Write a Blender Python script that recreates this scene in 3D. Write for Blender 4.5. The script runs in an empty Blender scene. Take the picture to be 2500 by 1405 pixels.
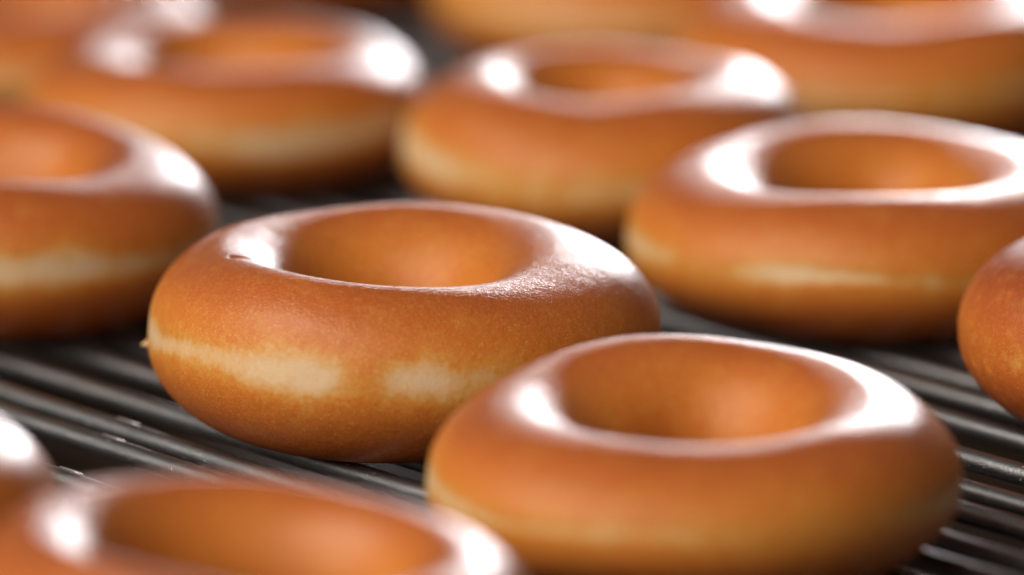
import bpy, math, random
import numpy as np
from mathutils import Vector, Matrix

scn = bpy.context.scene
R = math.radians
col = scn.collection

# ---------------------------------------------------------------- camera
cam_d = bpy.data.cameras.new("camera")
cam = bpy.data.objects.new("camera", cam_d)
col.objects.link(cam)
cam.location = (0.0199, -1.1501, 0.2968)
cam.rotation_euler = (math.radians(90 - 13.3), 0, 0)
cam_d.sensor_width = 36.0
cam_d.lens = 230.4
cam_d.clip_start = 0.05
cam_d.clip_end = 50.0
cam_d.dof.use_dof = True
cam_d.dof.focus_distance = 1.158
cam_d.dof.aperture_fstop = 5.7
scn.camera = cam

# ---------------------------------------------------------------- light
world = bpy.data.worlds.new("World")
scn.world = world
world.use_nodes = True
bg = world.node_tree.nodes["Background"]
bg.inputs[0].default_value = (0.90, 0.76, 0.66, 1)
bg.inputs[1].default_value = 0.10


def area(name, az, el, dist, sx, sy, power, color):
    """rectangular lamp aimed at the middle of the belt; az from the view direction, to the right"""
    a, e = math.radians(az), math.radians(el)
    d = Vector((math.sin(a) * math.cos(e), math.cos(a) * math.cos(e), math.sin(e)))
    L = bpy.data.lights.new(name, 'AREA')
    L.shape = 'RECTANGLE'
    L.size, L.size_y = sx, sy
    L.energy = power
    L.color = color
    o = bpy.data.objects.new(name, L)
    col.objects.link(o)
    o.location = d * dist + Vector((0, 0, 0.03))
    o.rotation_euler = (-d).to_track_quat('-Z', 'Y').to_euler()
    return o


# bright lamp low behind the belt, a wide dim one above it, a soft lamp at the camera's left
area("back_lamp", 11, 6, 2.2, 0.37, 0.46, 14.5, (1.0, 0.97, 1.0))
area("back_panel", 6, 14, 2.5, 0.90, 0.22, 7.0, (1.0, 0.95, 0.97))
area("front_lamp", 233, 37, 2.6, 3.2, 2.2, 108, (1.0, 0.93, 0.82))

scn.view_settings.view_transform = 'Standard'
scn.view_settings.look = 'None'
scn.view_settings.exposure = 0.0
scn.view_settings.gamma = 1.0
scn.view_settings.use_curve_mapping = False


# ---------------------------------------------------------------- node helpers
def new_mat(name):
    m = bpy.data.materials.new(name)
    m.use_nodes = True
    nt = m.node_tree
    b = nt.nodes["Principled BSDF"]
    return m, nt, b


def N(nt, kind, **kw):
    n = nt.nodes.new(kind)
    for k, v in kw.items():
        setattr(n, k, v)
    return n


def ramp(nt, fac, stops):
    r = N(nt, "ShaderNodeValToRGB")
    e = r.color_ramp.elements
    while len(e) < len(stops):
        e.new(0.5)
    for el, (p, c) in zip(e, stops):
        el.position = p
        el.color = c if len(c) == 4 else (*c, 1)
    nt.links.new(fac, r.inputs[0])
    return r.outputs[0]


def noise(nt, vec, scale, detail=3, rough=0.55):
    n = N(nt, "ShaderNodeTexNoise")
    n.inputs["Scale"].default_value = scale
    n.inputs["Detail"].default_value = detail
    n.inputs["Roughness"].default_value = rough
    nt.links.new(vec, n.inputs["Vector"])
    return n.outputs[0]


def math_(nt, op, a, b=None, c=None, clamp=False):
    n = N(nt, "ShaderNodeMath", operation=op, use_clamp=clamp)
    for i, x in enumerate((a, b, c)):
        if x is None:
            continue
        if isinstance(x, (int, float)):
            n.inputs[i].default_value = x
        else:
            nt.links.new(x, n.inputs[i])
    return n.outputs[0]


# ---------------------------------------------------------------- materials
def make_dough():
    m, nt, b = new_mat("glazed_dough")
    L = nt.links.new
    tc = N(nt, "ShaderNodeTexCoord").outputs["Object"]
    crust = N(nt, "ShaderNodeAttribute", attribute_name="crust").outputs["Fac"]
    band = N(nt, "ShaderNodeAttribute", attribute_name="band").outputs["Fac"]
    n1 = noise(nt, tc, 170, 4, 0.6)
    n2 = noise(nt, tc, 900, 3, 0.6)
    n3 = noise(nt, tc, 2600, 2, 0.5)
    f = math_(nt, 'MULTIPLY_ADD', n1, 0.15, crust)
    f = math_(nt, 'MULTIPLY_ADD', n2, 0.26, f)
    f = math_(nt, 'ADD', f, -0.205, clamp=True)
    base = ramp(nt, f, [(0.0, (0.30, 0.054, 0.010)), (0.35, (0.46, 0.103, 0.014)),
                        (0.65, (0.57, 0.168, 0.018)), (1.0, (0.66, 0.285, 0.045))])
    # pale golden freckles where the skin has blistered
    spots = ramp(nt, n3, [(0.56, (0, 0, 0)), (0.70, (1, 1, 1))])
    spotk = math_(nt, 'MULTIPLY', spots, math_(nt, 'MULTIPLY', f, 1.0), clamp=True)
    mx0 = N(nt, "ShaderNodeMix", data_type='RGBA')
    L(spotk, mx0.inputs["Factor"])
    L(base, mx0.inputs["A"])
    mx0.inputs["B"].default_value = (0.66, 0.36, 0.10, 1)
    near = math_(nt, 'MULTIPLY_ADD', band, 4.0, 0.42, clamp=True)
    nz = math_(nt, 'ADD', math_(nt, 'MULTIPLY_ADD', n1, 1.1, -0.55), math_(nt, 'MULTIPLY_ADD', n2, 0.6, -0.30))
    bn = math_(nt, 'MULTIPLY_ADD', nz, near, band)
    gold = ramp(nt, bn, [(0.02, (0, 0, 0)), (0.50, (1, 1, 1))])
    pale = ramp(nt, bn, [(0.30, (0, 0, 0)), (0.95, (1, 1, 1))])
    mx1 = N(nt, "ShaderNodeMix", data_type='RGBA')
    L(gold, mx1.inputs["Factor"])
    L(mx0.outputs["Result"], mx1.inputs["A"])
    mx1.inputs["B"].default_value = (0.62, 0.29, 0.055, 1)
    mx2 = N(nt, "ShaderNodeMix", data_type='RGBA')
    L(pale, mx2.inputs["Factor"])
    L(mx1.outputs["Result"], mx2.inputs["A"])
    mx2.inputs["B"].default_value = (0.70, 0.48, 0.28, 1)
    L(mx2.outputs["Result"], b.inputs["Base Color"])
    b.inputs["Roughness"].default_value = 0.6
    b.inputs["Specular IOR Level"].default_value = 0.25
    # relief: soft dimples of the crust, fine wrinkles of the sugar glaze
    w1 = noise(nt, tc, 210, 4, 0.6)
    w2 = noise(nt, tc, 1700, 3, 0.65)
    crown = N(nt, "ShaderNodeAttribute", attribute_name="crown").outputs["Fac"]
    w2 = math_(nt, 'MULTIPLY', w2, math_(nt, 'MULTIPLY_ADD', crown, 0.68, 0.32))
    bp1 = N(nt, "ShaderNodeBump")
    bp1.inputs["Distance"].default_value = 0.0002
    bp1.inputs["Strength"].default_value = 1.0
    L(w1, bp1.inputs["Height"])
    bp2 = N(nt, "ShaderNodeBump")
    bp2.inputs["Distance"].default_value = 0.00015
    bp2.inputs["Strength"].default_value = 1.0
    L(w2, bp2.inputs["Height"])
    L(bp1.outputs[0], bp2.inputs["Normal"])
    L(bp2.outputs[0], b.inputs["Normal"])
    L(bp2.outputs[0], b.inputs["Coat Normal"])
    L(math_(nt, 'MULTIPLY_ADD', crown, 0.65, 0.35), b.inputs["Coat Weight"])
    b.inputs["Coat IOR"].default_value = 1.45
    cr = math_(nt, 'MULTIPLY_ADD', crown, -0.29, 0.33)
    patch = ramp(nt, noise(nt, tc, 330, 3, 0.6), [(0.45, (0, 0, 0)), (0.75, (1, 1, 1))])
    L(math_(nt, 'MULTIPLY_ADD', patch, 0.14, math_(nt, 'ADD', cr, 0.03)), b.inputs["Coat Roughness"])
    return m


def make_steel():
    m, nt, b = new_mat("dark_steel")
    L = nt.links.new
    tc = N(nt, "ShaderNodeTexCoord").outputs["Object"]
    mp = N(nt, "ShaderNodeMapping")
    mp.inputs["Scale"].default_value = (0.12, 1, 1)
    L(tc, mp.inputs["Vector"])
    n1 = noise(nt, mp.outputs[0], 700, 4, 0.65)
    n2 = noise(nt, tc, 2200, 3, 0.6)
    c = ramp(nt, n1, [(0.3, (0.20, 0.205, 0.22)), (0.75, (0.43, 0.435, 0.46))])
    # dried sugar flecks stuck to the steel
    fl = ramp(nt, noise(nt, tc, 1500, 2, 0.5), [(0.70, (0, 0, 0)), (0.76, (1, 1, 1))])
    mx = N(nt, "ShaderNodeMix", data_type='RGBA')
    L(fl, mx.inputs["Factor"])
    L(c, mx.inputs["A"])
    mx.inputs["B"].default_value = (0.75, 0.70, 0.66, 1)
    L(mx.outputs["Result"], b.inputs["Base Color"])
    L(math_(nt, 'MULTIPLY_ADD', fl, -0.9, 1.0), b.inputs["Metallic"])
    r = math_(nt, 'MULTIPLY_ADD', n2, 0.34, 0.20)
    L(r, b.inputs["Roughness"])
    bp = N(nt, "ShaderNodeBump")
    bp.inputs["Distance"].default_value = 0.00008
    L(n2, bp.inputs["Height"])
    L(bp.outputs[0], b.inputs["Normal"])
    return m


def make_tray():
    m, nt, b = new_mat("stained_tray_steel")
    L = nt.links.new
    tc = N(nt, "ShaderNodeTexCoord").outputs["Object"]
    n1 = noise(nt, tc, 26, 5, 0.6)
    c = ramp(nt, n1, [(0.3, (0.012, 0.011, 0.010)), (0.7, (0.085, 0.050, 0.030))])
    L(c, b.inputs["Base Color"])
    b.inputs["Metallic"].default_value = 0.3
    b.inputs["Roughness"].default_value = 0.5
    return m


DOUGH = make_dough()
STEEL = make_steel()
TRAY = make_tray()


# ---------------------------------------------------------------- mesh helpers
def mesh_obj(name, verts, faces, mat, parent=None, smooth=True, attrs=None, normals=None):
    me = bpy.data.meshes.new(name)
    verts = np.asarray(verts, dtype=np.float32)
    faces = np.asarray(faces, dtype=np.int32)
    k = faces.shape[1]
    me.vertices.add(len(verts))
    me.vertices.foreach_set("co", verts.ravel())
    me.loops.add(faces.size)
    me.loops.foreach_set("vertex_index", faces.ravel())
    me.polygons.add(len(faces))
    me.polygons.foreach_set("loop_start", np.arange(0, faces.size, k, dtype=np.int32))
    me.polygons.foreach_set("use_smooth", np.full(len(faces), smooth, dtype=bool))
    me.update(calc_edges=True)
    me.validate()
    for an, av in (attrs or {}).items():
        a = me.attributes.new(an, 'FLOAT', 'POINT')
        a.data.foreach_set("value", np.asarray(av, dtype=np.float32))
    if normals is not None:
        me.normals_split_custom_set_from_vertices(np.asarray(normals, dtype=np.float32))
    me.materials.append(mat)
    o = bpy.data.objects.new(name, me)
    col.objects.link(o)
    o.parent = parent
    return o


def tag(o, label=None, cat=None, group=None, kind=None):
    if label: o["label"] = label
    if cat: o["category"] = cat
    if group: o["group"] = group
    if kind: o["kind"] = kind


def smooth(a, b, x):
    t = np.clip((x - a) / (b - a), 0, 1)
    return t * t * (3 - 2 * t)


# ---------------------------------------------------------------- conveyor
ROD_ANG = math.radians(-50.0)
ROD_DIR = np.array([math.cos(ROD_ANG), math.sin(ROD_ANG)])
ROD_NRM = np.array([-math.sin(ROD_ANG), math.cos(ROD_ANG)])
ROD_R = 0.0020

tray_v = [(-1.3, -0.75, -0.016), (1.3, -0.75, -0.016), (1.3, 1.6, -0.016), (-1.3, 1.6, -0.016)]
tray = mesh_obj("drip_tray", tray_v, [(0, 1, 2, 3)], TRAY, smooth=False)
tag(tray, "dark stained metal tray under the conveyor rods", None, None, "structure")

belt = bpy.data.objects.new("conveyor_belt", None)
col.objects.link(belt)
tag(belt, "dark steel rod conveyor carrying all the glazed doughnuts", "conveyor")

SEEN = [-0.0669, -0.0468, -0.0384, -0.0240, -0.0103, 0.0393, 0.0516, 0.0654, 0.0823, 0.0943, 0.1044]
rng = random.Random(4)
offs = list(SEEN)
x = SEEN[0] - 0.0125
while x > -0.62:
    offs.append(x); x -= 0.0122 + rng.uniform(-0.0018, 0.0018)
x = SEEN[4] + 0.0118
while x < SEEN[5] - 0.007:
    offs.append(x); x += 0.0117
x = SEEN[-1] + 0.0118
while x < 1.05:
    offs.append(x); x += 0.0122 + rng.uniform(-0.0018, 0.0018)
offs.sort()


def rod_mesh(seed):
    r = np.random.RandomState(seed)
    nl, nr, ln = 120, 20, 1.9
    xs = np.linspace(-ln / 2, ln / 2, nl)
    v = []
    wob = sum(r.uniform(-1, 1) * 0.0003 * np.sin(xs * r.uniform(8, 40) + r.uniform(0, 6)) for _ in range(4))
    for i, xx in enumerate(xs):
        for j in range(nr):
            t = 2 * math.pi * j / nr
            v.append((xx, ROD_R * math.cos(t) + wob[i], ROD_R * math.sin(t)))
    f = [(i * nr + j, (i + 1) * nr + j, (i + 1) * nr + (j + 1) % nr, i * nr + (j + 1) % nr)
         for i in range(nl - 1) for j in range(nr)]
    me_o = mesh_obj("rod", v, f, STEEL)
    return me_o


rod_src = [rod_mesh(s) for s in range(4)]
used = [False] * 4
MID = np.array([0.05, 0.10])
rods = {}
for i, d in enumerate(offs):
    k = i % 4
    if not used[k]:
        o = rod_src[k]; used[k] = True
    else:
        o = rod_src[k].copy(); col.objects.link(o)
    along = float(MID @ ROD_DIR) + rng.uniform(-0.05, 0.05)
    p = ROD_NRM * d + ROD_DIR * along
    drop = 0.0 if i % 2 else rng.uniform(0.0, 0.0006)
    o.location = (p[0], p[1], -ROD_R - drop)
    o.rotation_euler = (0, 0, ROD_ANG)
    o.parent = belt
    rods[d] = o

# bright worn flats on the rod tops, in a line across the belt at the left
def flat_mesh():
    hx, hy, hz = 0.0031, 0.00075, 0.00035
    v, f = [], []
    prof = [(-1, -1), (-0.8, 0.6), (-0.45, 1), (0.45, 1), (0.8, 0.6), (1, -1)]
    xs = [(-1, .35), (-0.9, .9), (-0.5, 1), (0.5, 1), (0.9, .9), (1, .35)]
    for sx, k in xs:
        for (py, pz) in prof:
            v.append((sx * hx, py * hy * k, (pz * 0.5 + 0.5) * hz * k))
    n = len(prof)
    for i in range(len(xs) - 1):
        for j in range(n):
            f.append((i * n + j, (i + 1) * n + j, (i + 1) * n + (j + 1) % n, i * n + (j + 1) % n))
    return v, f


TAB, _nt, _b = new_mat("worn_bright_steel")
_b.inputs["Base Color"].default_value = (0.55, 0.53, 0.53, 1)
_b.inputs["Metallic"].default_value = 0.9
_b.inputs["Roughness"].default_value = 0.38
fv, ff = flat_mesh()
for (px, py) in ((-0.0478, 0.0026), (-0.0512, -0.0092), (-0.0565, -0.0327), (-0.0596, -0.0526)):
    q = np.array([px, py])
    dn = float(q @ ROD_NRM) - 0.0022
    d = min(rods, key=lambda k: abs(k - dn))
    r_ = rods[d]
    along = float((q - np.array(r_.location[:2])) @ ROD_DIR)
    t = mesh_obj("worn_tab", fv, ff, TAB, r_)
    a = R(-28)
    t.location = (along, ROD_R * 0.99 * math.sin(-a), ROD_R * 0.99 * math.cos(a) - 0.00012)
    t.rotation_euler = (a, 0, 0)
    t["label"] = "bright worn tab on the rod"

# ---------------------------------------------------------------- doughnuts
def periodic(u, seed, amps):
    r = np.random.RandomState(seed)
    s = np.zeros_like(u)
    for k, a in enumerate(amps, start=1):
        s = s + a * np.sin(k * u + r.uniform(0, 2 * math.pi)) * r.uniform(0.6, 1.0)
    return s


def doughnut(label, loc, dia, h, seed, nu, nv, spin=0.0, tone=0.0, gaps=(), extra=None, hole=0.0, wide=0.0, band_amt=1.0,
             lean=(0, 0), off=(0, 0)):
    rs = np.random.RandomState(seed)
    u = np.linspace(0, 2 * math.pi, nu, endpoint=False)[:, None]
    v = np.linspace(0, 2 * math.pi, nv, endpoint=False)[None, :]
    Ro = dia / 2 * (1 + periodic(u, seed + 1, (0.006, 0.014, 0.008, 0.005, 0.003)))
    crest = dia * (0.332 + wide) * (1 + periodic(u, seed + 2, (0.020, 0.024, 0.016, 0.010, 0.008)))
    inner = dia * (0.160 + hole) * (1 + periodic(u, seed + 3, (0.06, 0.06, 0.04, 0.03)))
    shift = off[0] * np.cos(u) + off[1] * np.sin(u)   # the hole sits off centre
    inner = inner + shift
    crest = crest + 0.55 * shift
    hh = h * (1 + periodic(u, seed + 4, (0.012, 0.020, 0.014, 0.010, 0.006)) + lean[0] * np.cos(u) + lean[1] * np.sin(u))
    zeq = 0.50 * hh
    zin = 0.48 * hh
    c, s = np.cos(v), np.sin(v)
    # superellipse-like lobes, outer and inner, upper and lower
    def se(x, e):
        return np.sign(x) * np.abs(x) ** e
    ro = Ro - crest
    ri = crest - inner
    rad = np.where(c > 0, crest + ro * se(c, 1.22), crest + ri * se(c, 1.26))
    mixin = smooth(-0.55, 0.10, c)          # the hole side turns over lower down than the outer side
    zq = zin + (zeq - zin) * mixin
    z = zq + np.where(s > 0, (hh - zq) * se(s, 0.98), zq * se(s, 0.86))
    # belly leans in a little below the equator
    lean = smooth(0, 1, np.clip(-s, 0, 1)) * np.where(c > 0, 1, 0) * 0.012 * dia
    rad = rad - lean
    # lumps of the proofed dough
    lump = np.zeros_like(rad)
    for _ in range(14):
        ku, kv = rs.randint(1, 9), rs.randint(0, 5)
        lump = lump + rs.uniform(0.2, 1) / (ku + kv + 1) * np.sin(ku * u + kv * v + rs.uniform(0, 6.28))
    rad = rad + lump * 0.00042 * np.abs(c)
    z = z + lump * 0.00030 * np.clip(s, 0, 1)
    # the crease where the pale ring pinches the side slightly
    zc = hh * (0.545 + periodic(u, seed + 7, (0.03, 0.025, 0.018, 0.014, 0.010, 0.008)))
    th = h * 0.050 * band_amt * (1 + periodic(u, seed + 9, (0.12, 0.16, 0.14, 0.14, 0.12, 0.12, 0.10, 0.08)))
    amp = 0.74 + periodic(u, seed + 12, (0.12, 0.16, 0.18, 0.18, 0.16, 0.14, 0.12))
    for (g, wd, amt) in gaps:
        du = np.angle(np.exp(1j * (u - g)))
        amp = amp * (1 - amt * np.exp(-(du / wd) ** 2))
    amp = np.clip(amp, 0, 1.05)
    outer = smooth(0.05, 0.4, c)
    dz = (z - zc)
    b = np.exp(-(dz / (th * 1.25)) ** 2) * outer
    b = b * amp
    glow = np.exp(-(dz / (h * 0.22)) ** 2) * smooth(-0.1, 0.5, c)
    rad = rad - b * 0.00035
    # browning: darkest on the crown and the shoulders, golden towards the ring
    br = 0.36 + 0.36 * glow - 0.10 * smooth(0.55, 1.0, s) - 0.14 * smooth(0.45, 1.0, -s)
    br = br + 0.23 * smooth(0.1, 0.8, -c)  # paler dough in the hole, its colour also lightened to imitate light inside
    mott = np.zeros_like(rad)
    for _ in range(16):
        ku, kv = rs.randint(1, 14), rs.randint(0, 9)
        mott = mott + rs.uniform(0.2, 1) * np.sin(ku * u + kv * v + rs.uniform(0, 6.28)) / math.sqrt(ku + kv)
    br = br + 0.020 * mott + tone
    # sagging between the rods is hidden; flatten the base so it rests on them
    z = np.maximum(z, -0.0001 + 0 * z)
    if extra:
        rad, z, br = extra(u, v, rad, z, br, dia, h)
    X, Y = rad * np.cos(u), rad * np.sin(u)
    P = np.stack([X, Y, z + 0 * X], axis=-1)
    du = np.roll(P, -1, 0) - np.roll(P, 1, 0)
    dv = np.roll(P, -1, 1) - np.roll(P, 1, 1)
    nr = np.cross(du, dv)
    nr /= np.maximum(np.linalg.norm(nr, axis=-1, keepdims=True), 1e-12)
    idx = np.arange(nu * nv).reshape(nu, nv)
    F = np.stack([idx, np.roll(idx, -1, 0), np.roll(np.roll(idx, -1, 0), -1, 1), np.roll(idx, -1, 1)], axis=-1).reshape(-1, 4)
    V = P.reshape(-1, 3); NR = nr.reshape(-1, 3)
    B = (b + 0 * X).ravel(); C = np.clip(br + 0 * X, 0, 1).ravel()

    K = (smooth(0.45, 0.88, s) + 0 * X).ravel()

    root = bpy.data.objects.new("doughnut", None)
    col.objects.link(root)
    root.empty_display_size = 0.03
    root.location = (loc[0], loc[1], -0.0002)
    root.rotation_euler = (0, 0, spin)
    tag(root, label, "doughnut", "glazed ring doughnuts on the conveyor")
    inb = B[F].mean(1) > 0.42

    def part(name, sel):
        fs = F[sel]
        ids, inv = np.unique(fs.ravel(), return_inverse=True)
        return mesh_obj(name, V[ids], inv.reshape(-1, 4), DOUGH, root,
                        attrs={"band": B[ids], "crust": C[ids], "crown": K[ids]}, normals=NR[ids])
    part("glazed_crust", ~inb)
    pr = part("pale_ring", inb)
    pr["label"] = "pale unbrowned ring around the side"
    return root


def hero_extra(u, v, rad, z, br, dia, h):
    # short tear in the glaze on the left of the crown
    x = rad * np.cos(u); y = rad * np.sin(u)
    top = np.sin(v) > 0.3
    px, py = -0.0288, -0.0100
    lx, ly = (x - px), (y - py)
    d = np.exp(-(lx / 0.0017) ** 4 - (ly / 0.0008) ** 2) * top
    z = z - 0.0011 * d
    # the right shoulder swells and slopes outwards
    sw = np.exp(-(np.angle(np.exp(1j * (u - R(-18)))) / 0.8) ** 2)
    z = z - 0.0012 * sw * np.clip(np.sin(v), 0, 1) * smooth(-0.9, 0.3, np.cos(v))
    return rad, z, br - 0.4 * d


def flaky_extra(u, v, rad, z, br, dia, h):
    # pale flakes where the skin of the dark one has lifted
    r = np.random.RandomState(8)
    for _ in range(46):
        u0 = R(r.uniform(150, 235)); v0 = R(r.uniform(-45, 75)); s_ = r.uniform(0.012, 0.035)
        du = np.angle(np.exp(1j * (u - u0))); dv = np.angle(np.exp(1j * (v - v0)))
        g = np.exp(-((du * 1.6) ** 2 + (dv * 0.8 + du * 0.5) ** 2) / s_ ** 2)
        br = br + r.uniform(0.12, 0.38) * g
        rad = rad + 0.00018 * g
    return rad, z, br


SPEC = [
    # label, loc, dia, h, seed, nu, nv, spin, tone, gaps
    ("sharply focused golden glazed doughnut in the middle, with a broken pale ring",
     (0.0, 0.0027), 0.0922, 0.0327, 11, 880, 320, 0, 0.04, [(R(-97), 0.15, 0.85), (R(-20), 0.8, 0.6)], hero_extra),
    ("smooth brown glazed doughnut overlapping the front right of the sharp one",
     (0.0502, -0.0887), 0.0900, 0.0279, 23, 420, 180, 0, 0.0, [(R(-60), 0.9, 0.9)], None),
    ("glazed doughnut at right with a full white shining crown ring around its hole",
     (0.0892, 0.0930), 0.0943, 0.0285, 37, 420, 180, 0, 0.02, [(R(-40), 0.7, 0.95), (R(-135), 0.22, 0.8)], None),
    ("glazed doughnut behind the sharp one with two white glints and a broad cream side",
     (0.0388, 0.1700), 0.0852, 0.0305, 41, 360, 160, 0, 0.05, [], None),
    ("blurred glazed doughnut at top right, its hole cut by the top edge",
     (0.1033, 0.2620), 0.0954, 0.0296, 53, 320, 140, 0, 0.02, [], None),
    ("blurred glazed doughnut at upper left with a round white glint either side of its hole",
     (-0.0406, 0.2172), 0.0870, 0.0270, 67, 320, 140, 0, 0.03, [], None),
    ("glazed doughnut cut by the left edge above the rods, behind the sharp one",
     (-0.0828, 0.0910), 0.0912, 0.0315, 71, 420, 180, 0, -0.04, [], None),
    ("strongly blurred glazed doughnut at the bottom, nearest the camera, showing its wide hole",
     (-0.0203, -0.1825), 0.0875, 0.0297, 83, 320, 140, 0, 0.0, [], None),
    ("blurred sliver of a glazed doughnut at the lower left edge with a white glint",
     (-0.1010, -0.1130), 0.0931, 0.0298, 97, 320, 140, 0, 0.0, [], None),
    ("dark reddish doughnut at the right edge above the bare rods with flaky specks",
     (0.1490, 0.0040), 0.0948, 0.0332, 101, 420, 180, 0, -0.27, [(R(180), 1.5, 1.0)], flaky_extra),
    ("blurred doughnut at the top edge, middle, with only its golden side showing",
     (0.0502, 0.3410), 0.0983, 0.0305, 113, 280, 120, 0, 0.06, [], None),
    ("blurred doughnut at the top edge behind the upper left one, only its dark underside showing",
     (-0.0288, 0.4210), 0.0994, 0.0308, 127, 280, 120, 0, -0.05, [], None),
    ("blurred doughnut in the top left corner with a white streak beside its hole",
     (-0.0891, 0.2920), 0.0870, 0.0244, 131, 280, 120, 0, -0.02, [], None),
]
SHAPE = {
    11: dict(lean=(0, 0.012), band_amt=1.3, off=(-0.0024, 0)),
    23: dict(lean=(0, 0.075)),
    37: dict(lean=(0, 0.03)),
    41: dict(wide=-0.028, hole=-0.025, band_amt=1.7),
    67: dict(band_amt=1.4),
    53: dict(off=(0.001, -0.001)),
    71: dict(lean=(0, 0.04), band_amt=1.3),
    83: dict(hole=0.062, wide=0.032, lean=(-0.09, 0.02)),
}
roots = []
for (label, loc, dia, h, seed, nu, nv, spin, tone, gaps, extra) in SPEC:
    kw = SHAPE.get(seed, {})
    roots.append(doughnut(label, loc, dia, h, seed, nu, nv, spin, tone, gaps, extra, **kw))

# a bead of set glaze at the left side of the sharp doughnut
bv, bf = [], []
for i in range(9):
    for j in range(14):
        a, b = math.pi * i / 8, 2 * math.pi * j / 14
        k = 1 + 0.22 * math.sin(3 * b + i) + 0.15 * math.sin(2 * a + b)
        bv.append((0.0010 * k * math.sin(a) * math.cos(b), 0.0008 * k * math.sin(a) * math.sin(b), 0.0006 * k * math.cos(a)))
for i in range(8):
    for j in range(14):
        bf.append((i * 14 + j, (i + 1) * 14 + j, (i + 1) * 14 + (j + 1) % 14, i * 14 + (j + 1) % 14))
bead = mesh_obj("glaze_bead", bv, bf, DOUGH, roots[0],
                attrs={"band": [0.75] * len(bv), "crust": [0.8] * len(bv)})
bead.location = (-0.0464, 0.005, 0.0128)
